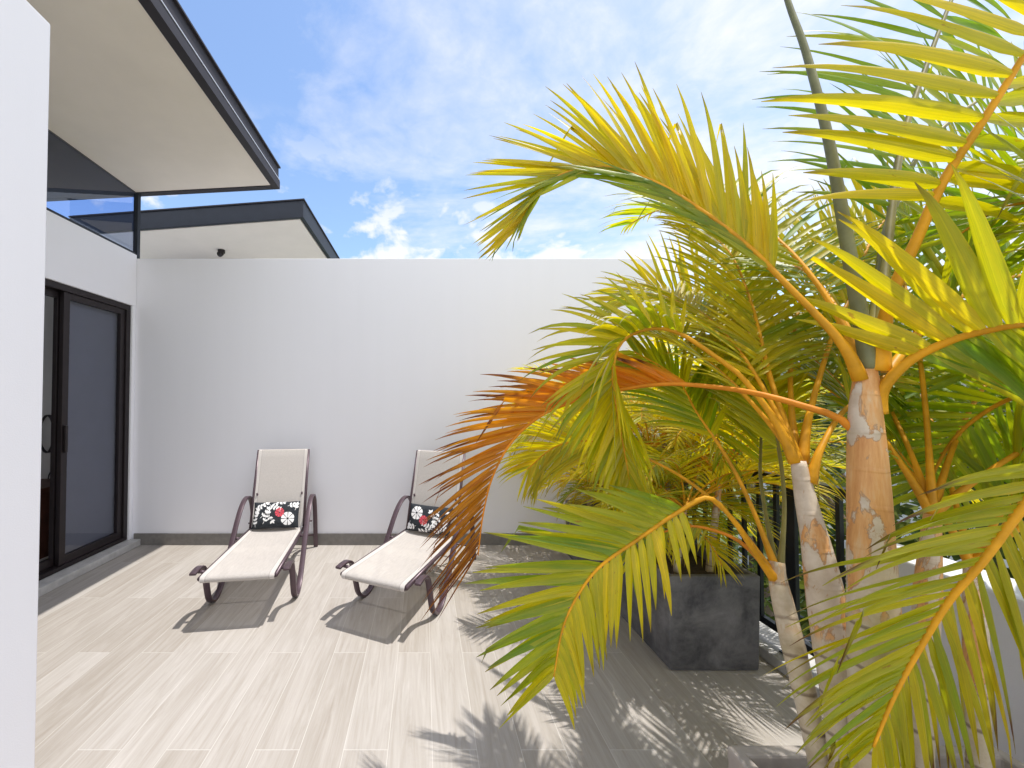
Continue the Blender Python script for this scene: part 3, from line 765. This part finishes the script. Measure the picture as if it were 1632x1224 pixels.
# --- second stem
B, Bt = palm([P(1356, 1360, .92), P(1340, 1150, .95), P(1325, 1010, .98), P(1303, 880, 1.0), P(1285, 800, 1.03), P(1272, 735, 1.05)],
             [.030, .029, .028, .030, .034, .039, .039, .034, .027, .022, .016], 'middle foreground palm with swollen orange crownshaft between the thick stem and the thin leaning stem', .50)
frond(B, [P(1268, 738, 1.05), P(1235, 670, 1.08), P(1190, 610, 1.12), P(1159, 582, 1.15), P(1082, 531, 1.2), P(1031, 525, 1.22), P(989, 548, 1.22), P(977, 601, 1.22), P(988, 677, 1.22), P(1004, 765, 1.22)],
      [dict(V=(.1, .2, 1), V1=(-1, -.1, .2), a=(72, 22), L=.29, g=.5, k=1.5, tint=(.72, 0)), dict(V=(-.6, -.7, .5), V1=(.4, -.5, 0), a=(60, 20), L=.30, g=.8, tint=(.55, 0)),
       dict(V=(-.5, .4, .8), V1=(-1, .2, .3), a=(60, 24), L=.32, g=.7, tint=(.45, 0), n=26)],
      t0=.42, n=28, r0=.012, seed=31)
frond(B, [P(1278, 738, 1.06), P(1290, 660, 1.1), P(1326, 538, 1.2), P(1356, 470, 1.27), P(1390, 380, 1.35), P(1450, 300, 1.42)],
      [dict(V=(-1, 0, .5), a=(58, 40), L=.34, g=.25, tint=(.8, 0), w=.022), dict(V=(1, .2, 0), a=(60, 40), L=.33, g=.4, tint=(.5, 0), w=.02)], t0=.36, n=22, r0=.012, seed=32)
frond(B, [P(1268, 738, 1.06), P(1245, 660, 1.12), P(1222, 580, 1.2), P(1196, 480, 1.3), P(1160, 400, 1.4), P(1100, 350, 1.5)],
      [dict(V=(1, 0, .5), a=(55, 35), L=.34, g=.3, tint=(.6, 0)), dict(V=(-1, 0, .3), a=(55, 35), L=.34, g=.4, tint=(.68, 0))], t0=.3, n=32, r0=.011, seed=33)
frond(B, [P(1292, 770, 1.03), P(1308, 715, 1.04), P(1350, 650, 1.1), P(1420, 610, 1.2), P(1500, 620, 1.3)],
      [dict(V=(-.2, .2, 1), a=(65, 40), L=.33, g=.4, tint=(.5, 0)), dict(V=(.2, -.1, -1), a=(65, 40), L=.30, g=.4, tint=(.3, 0))], t0=.34, n=24, r0=.011, seed=34)
frond(B, [P(1272, 738, 1.06), P(1262, 660, 1.15), P(1262, 560, 1.3), P(1285, 450, 1.45), P(1340, 380, 1.55), P(1420, 370, 1.6)],
      [dict(V=(-1, 0, .4), a=(60, 40), L=.38, g=.3, tint=(.75, 0)), dict(V=(1, 0, .3), a=(60, 40), L=.36, g=.4, tint=(.7, 0))], t0=.3, n=30, r0=.011, seed=35)
frond(B, [P(1270, 738, 1.07), P(1240, 640, 1.25), P(1190, 560, 1.5), P(1120, 490, 1.75), P(1040, 460, 1.95), P(970, 480, 2.1)],
      [dict(V=(.2, 0, 1), a=(60, 30), L=.42, g=.35, tint=(.85, 0)), dict(V=(-.3, -.3, -.7), a=(55, 30), L=.38, g=.4, tint=(.6, 0))], t0=.3, n=34, r0=.011, seed=36)

for i, (az, el, L_, bd, ty) in enumerate(((112, 58, .9, 85, .7), (92, 66, 1.0, 75, .75), (70, 60, 1.0, 85, .5))):
    gen_frond(B, Bt, az, el, L_, bd, 100 + i, (ty, 0), .32, 28, .014)

# --- thin leaning stem
C, Ct = palm([P(1330, 1345, .97), P(1312, 1240, .98), P(1283, 1110, 1.02), P(1257, 1000, 1.06), P(1240, 925, 1.1), P(1238, 895, 1.11)],
             [.025, .025, .024, .024, .025, .026, .024, .018], 'slender palm leaning left in front of the dark cube planter, forked golden stalks on top', .72, None, .35)
frond(C, [P(1236, 925, 1.1), P(1203, 880, 1.1), P(1165, 825, 1.1), P(1128, 793, 1.11), P(1078, 818, 1.12), P(1012, 863, 1.13), P(954, 905, 1.14), P(918, 954, 1.15), P(896, 1005, 1.15), P(883, 1078, 1.15)],
      [dict(V=(-.5, .1, 1), V1=(-1, .1, .2), a=(58, 34), L=.36, g=.10, D=(-.2, 0, -1), tint=(.34, 0), w=.027, n=23), dict(V=(.3, -.35, -1), V1=(.8, -.2, -.4), a=(62, 30), L=.26, g=.8, tint=(.7, .0), w=.021, n=21)],
      t0=.36, n=34, r0=.011, seed=41, jit=.06, tip_len=.6)
frond(C, [P(1236, 920, 1.1), P(1190, 856, 1.15), P(1157, 816, 1.2), P(1082, 757, 1.35), P(1007, 721, 1.5), P(940, 703, 1.6), P(885, 712, 1.68), P(840, 748, 1.72)],
      [dict(V=(-.2, 0, 1), V1=(-1, 0, .3), a=(50, 28), L=.34, g=.6, tint=(.85, 0), w=.011), dict(V=(-.4, -.2, -1), V1=(-.2, 0, -1), a=(50, 28), L=.34, g=.6, tint=(.7, 0), w=.011)], t0=.5, n=40, r0=.009, seed=42)
frond(C, [P(1236, 928, 1.1), P(1202, 884, 1.12), P(1170, 858, 1.15), P(1130, 843, 1.18), P(1095, 839, 1.2), P(1050, 850, 1.22)],
      [dict(V=(.2, 0, -1), a=(75, 50), L=.14, g=.9, tint=(.5, .4), w=.007, n=12)], t0=.6, r0=.010, st='stalk_d', seed=43)
frond(C, [P(1240, 915, 1.1), P(1196, 803, 1.18), P(1157, 727, 1.25), P(1111, 659, 1.33), P(1075, 600, 1.4), P(1010, 560, 1.45)],
      [dict(V=(1, .2, .2), a=(50, 36), L=.36, g=.5, tint=(.35, 0)), dict(V=(-1, .2, .1), a=(50, 36), L=.36, g=.6, tint=(.35, 0))], t0=.5, n=26, r0=.010, seed=44)
frond(C, [P(1243, 915, 1.1), P(1250, 800, 1.15), P(1238, 700, 1.22), P(1212, 600, 1.32), P(1150, 540, 1.42)],
      [dict(V=(1, .2, .2), a=(50, 36), L=.30, g=.4, tint=(.7, 0)), dict(V=(-1, .2, .1), a=(50, 36), L=.30, g=.4, tint=(.6, 0))], t0=.45, n=26, r0=.009, st='stalk_g', seed=45)
frond(C, [P(1238, 912, 1.11), P(1226, 850, 1.18), P(1212, 760, 1.3), P(1210, 670, 1.45), P(1180, 610, 1.6), P(1120, 600, 1.7)],
      [dict(V=(1, .2, .2), a=(50, 36), L=.30, g=.4, tint=(.5, 0)), dict(V=(-1, .2, .1), a=(50, 36), L=.32, g=.4, tint=(.4, 0))], t0=.4, n=26, r0=.009, st='stalk_g', seed=46)

# --- palm out at the right whose frond hangs into the lower right
D, Dt = palm([(1.30, .74, .40), (1.30, .72, .8), (1.27, .68, 1.2), (1.22, .62, 1.52)], [.034, .033, .033, .030, .022], 'palm at the right edge whose big blotched frond hangs into the lower right corner', .6)
frond(D, [P(1850, 620, .60), P(1790, 650, .61), P(1700, 725, .65), P(1632, 805, .68), P(1564, 897, .70), P(1512, 958, .72), P(1462, 1040, .74), P(1425, 1110, .75), P(1392, 1190, .76)],
      [dict(V=(-1, .05, .55), V1=(-1, .1, .1), a=(60, 24), L=.33, g=.50, D=(-.1, 0, -1), k=1.5, tint=(.50, .05), w=.0135, n=29, kink=.3), dict(V=(.9, -.1, -.3), V1=(.9, 0, -.4), a=(52, 26), L=.38, g=.6, tint=(.6, .18), w=.0135, n=28, kink=.1)],
      t0=.20, r0=.013, seed=51, brown_tip=1.0, tipu=.62, jit=.07, seg=12, tip_len=.42)
frond(D, [P(1880, 640, .60), P(1850, 520, .66), P(1780, 400, .75), P(1690, 330, .85), P(1600, 330, .95), P(1520, 380, 1.02)],
      [dict(V=(-.2, .2, 1), a=(70, 40), L=.38, g=.5, tint=(.25, 0), n=28), dict(V=(.2, .2, -1), a=(70, 40), L=.38, g=.4, tint=(.3, 0), n=28)], t0=.25, r0=.013, seed=52)
frond(D, [P(1880, 640, .60), P(1800, 640, .70), P(1700, 620, .85), P(1600, 640, 1.0), P(1520, 700, 1.1), P(1470, 790, 1.15)],
      [dict(V=(-.3, .2, 1), a=(65, 40), L=.36, g=.5, tint=(.2, 0), n=28), dict(V=(.3, .1, -1), a=(65, 40), L=.36, g=.4, tint=(.25, 0), n=28)], t0=.25, r0=.013, seed=53)
for i, (az, el, L_, bd, ty) in enumerate(((84, 66, 1.25, 80, .4), (58, 50, 1.2, 85, .15))):
    gen_frond(A, At, az, el, L_, bd, 110 + i, (ty, 0), .36, 28)
for i, (az, el, L_, bd) in enumerate(((345, 55, 1.2, 85), (310, 55, 1.2, 85), (20, 60, 1.2, 80))):
    gen_frond(D, Dt, az, el, L_, bd, 60 + i, (.4, 0), .38)

# --- fourth, dark leaved palm behind the thick stem
G, Gt = palm([P(1462, 1330, 1.0), P(1470, 1100, 1.02), P(1478, 950, 1.04), P(1486, 820, 1.05)], [.024, .024, .025, .026, .016], 'thin brown palm stem behind the hanging frond, right of the thickest stem', .5)
for i, (az, el, L_, bd, ty) in enumerate(((60, 62, 1.1, 85, .2), (20, 55, 1.1, 90, .15), (100, 66, 1.15, 85, .5), (-20, 50, 1.0, 90, .2), (40, 75, 1.3, 60, .3))):
    gen_frond(G, Gt, az, el, L_, bd, 70 + i, (ty, 0), .34, 26)
G2, G2t = palm([P(1560, 1330, .98), P(1558, 1100, 1.0), P(1552, 960, 1.02), P(1548, 900, 1.04)], [.020, .020, .021, .022, .014], 'thin brown palm stem low in the right corner behind the blotched frond', .5)
for i, (az, el, L_, bd, ty) in enumerate(((50, 60, .9, 85, .2), (10, 50, .9, 90, .15), (110, 70, .95, 80, .3), (-30, 55, .9, 90, .3))):
    gen_frond(G2, G2t, az, el, L_, bd, 80 + i, (ty, 0), .30, 28)

# --- palms in the dark planters
def potted(x, y, h, n, seed, label, L=.85, lf=.28, ty=.7):
    rng = random.Random(seed)
    pm, top = palm([(x, y, .42), (x + rng.uniform(-.03, .03), y, .42 + h * .5), (x + rng.uniform(-.06, .06), y + rng.uniform(-.04, .04), .60 + h)], [.020, .019, .018, .012], label, .6, 'palms growing in the dark planters')
    n = int(n * 1.4)
    for i in range(n):
        az = 360 * i / n + rng.uniform(-25, 25); el = rng.uniform(20, 76)
        gen_frond(pm, top, az, el, L * rng.uniform(.8, 1.25), rng.uniform(75, 130), seed * 20 + i, (min(1, max(0, ty + rng.uniform(-.35, .35))), .0), lf, 24, .0105, r0=.008)
potted(1.50, 2.22, .25, 9, 1, 'short palm at the front left of the dark cube planter', .75)
potted(1.72, 2.30, .45, 9, 2, 'bushy palm at the front right of the dark cube planter')
potted(1.55, 2.60, .55, 9, 3, 'bushy palm at the back left of the dark cube planter')
potted(1.74, 2.68, .70, 8, 4, 'tallest palm at the back right of the dark cube planter', 1.0)
potted(1.46, 2.60, .12, 11, 8, 'low bushy palm spilling over the left side of the dark cube planter', .70, .25, .75)
potted(1.64, 2.68, .18, 10, 9, 'low bushy palm in the middle of the dark cube planter', .62, .25, .6)
potted(1.62, 3.02, .10, 11, 10, 'low yellow palm at the front of the far planter', .75, .25, .8)
potted(1.50, 3.12, .40, 10, 5, 'yellow palm at the front of the far planter reaching over the white wall', .95, .28, .75)
potted(1.72, 3.30, .60, 10, 6, 'bushy palm in the far planter beside the railing', .95)
potted(1.55, 3.55, .50, 9, 7, 'palm at the back of the far planter close to the white wall', .85)

# ------------------------------------------------------------------ trees, hedge and buildings outside
def leafy(mb, c, rad, n, rng, size=.10, ty=.4):
    for i in range(n):
        while True:
            q = Vector((rng.uniform(-1, 1), rng.uniform(-1, 1), rng.uniform(-1, 1)))
            if .2 < q.length < 1: break
        p = Vector(c) + Vector((q.x * rad[0], q.y * rad[1], q.z * rad[2]))
        d = Vector((rng.gauss(0, 1), rng.gauss(0, 1), rng.gauss(0, .7))).normalized(); s = d.orthogonal().normalized(); l = size * rng.uniform(.6, 1.4)
        b = len(mb.v); rv = rng.random(); ti = (max(0, min(1, ty + rng.gauss(0, .2))), 0, rv, 1)
        for u, c_ in ((0, 0), (.45, -1), (1, 0), (.45, 1)):
            mb.v.append(tuple(p + d * (l * (u - .5)) + s * (c_ * l * .22) + Vector((0, 0, -.12 * l * u * u)))); mb.tint.append(ti); mb.uv.append((u, c_, rv))
        mb.f.append((b, b + 1, b + 2, b + 3)); mb.m.append(0); mb.sm.append(False)
M['broad'] = leaf_mat('broad_leaf', (.035, .075, .012), (.20, .22, .02), (.1, .05, .02), .4, .4)

def tree(x, y, h, rad, seed, label, ty=.3, size=.16, n=2600):
    rng = random.Random(seed); root = empty('tree', (x, y, -3.2), 0, label, 'tree', 'trees beyond the railing')
    mb = MB(); top = h * .55
    mb.tube(spline([(0, 0, -.1), (.05, .03, top * .4), (-.04, .06, top * .8), (0, 0, top)], 14), [.15 - .06 * i / 13 for i in range(14)], 10)
    ends = []
    for k in range(7):
        a = 2 * math.pi * k / 7 + rng.random(); rr = rad * rng.uniform(.45, .8); zz = h * rng.uniform(.62, .95)
        mb.tube(spline([(0, 0, top * .8), (math.cos(a) * rr * .5, math.sin(a) * rr * .5, (top + zz) / 2), (math.cos(a) * rr, math.sin(a) * rr, zz)], 8), [.06 - .006 * i for i in range(8)], 7)
        ends.append((math.cos(a) * rr, math.sin(a) * rr, zz))
    mb.build('trunk', M['bark'], root)
    mb = MB()
    cl = ends + [(rng.uniform(-1, 1) * rad * .6, rng.uniform(-1, 1) * rad * .6, h * rng.uniform(.55, 1.0)) for _ in range(9)]
    for c in cl:
        r_ = rad * rng.uniform(.28, .48); leafy(mb, c, (r_, r_, r_ * .75), n // len(cl), rng, size, ty + rng.uniform(-.15, .15))
    mb.build('crown', M['broad'], root)
for i, a in enumerate(((4.4, 3.2, 4.9, 1.5, 'dense green tree just beyond the railing at the middle', .35), (5.0, 5.6, 5.2, 1.8, 'bright green tree behind the far corner of the railing', .55), (4.3, .9, 5.0, 1.4, 'dark green tree beyond the parapet behind the thick stem', .2),
                       (8.6, 7.5, 6.2, 2.4, 'tall green tree across the road behind the far palms', .35), (9.5, 3.0, 6.4, 2.4, 'tall green tree across the road behind the railing', .3), (3.9, 7.8, 5.6, 1.8, 'green tree past the far wall corner', .45))):
    tree(a[0], a[1], a[2], a[3], 90 + i, a[4], a[5])
mb = MB(); rng = random.Random(4)
for k in range(34): leafy(mb, (3.05 + rng.uniform(-.25, .25), 1.0 + k * .16, -1.0 + rng.uniform(-.4, .7)), (.45, .3, 1.0), 80, rng, .11, .55)
tag(mb.build('hedge', M['broad']), 'leafy green hedge below the railing', 'hedge')
oh = empty('pale_house', (13, 6, -3.2), R(20), 'pale house with grey roof across the road seen in glimpses between the right hand leaves', 'house')
mb = MB(); mb.box((-2, -6, 0), (6, 6, 5.6)); mb.build('wall', M['wall'], oh)
mb = MB(); mb.add([(-2.5, -6.5, 5.6), (6.5, -6.5, 5.6), (6.5, 6.5, 5.6), (-2.5, 6.5, 5.6), (2, -3, 7.2), (2, 3, 7.2)], [(0, 1, 4), (1, 2, 5, 4), (2, 3, 5), (3, 0, 4, 5), (3, 2, 1, 0)]); mb.build('roof', M['tile_roof'], oh)
for k in range(4):
    mb = MB(); mb.box((-2.06, -5 + k * 2.8, 3.4), (-2.0, -3.6 + k * 2.8, 4.9)); f = mb.build('window', M['blind'], oh)
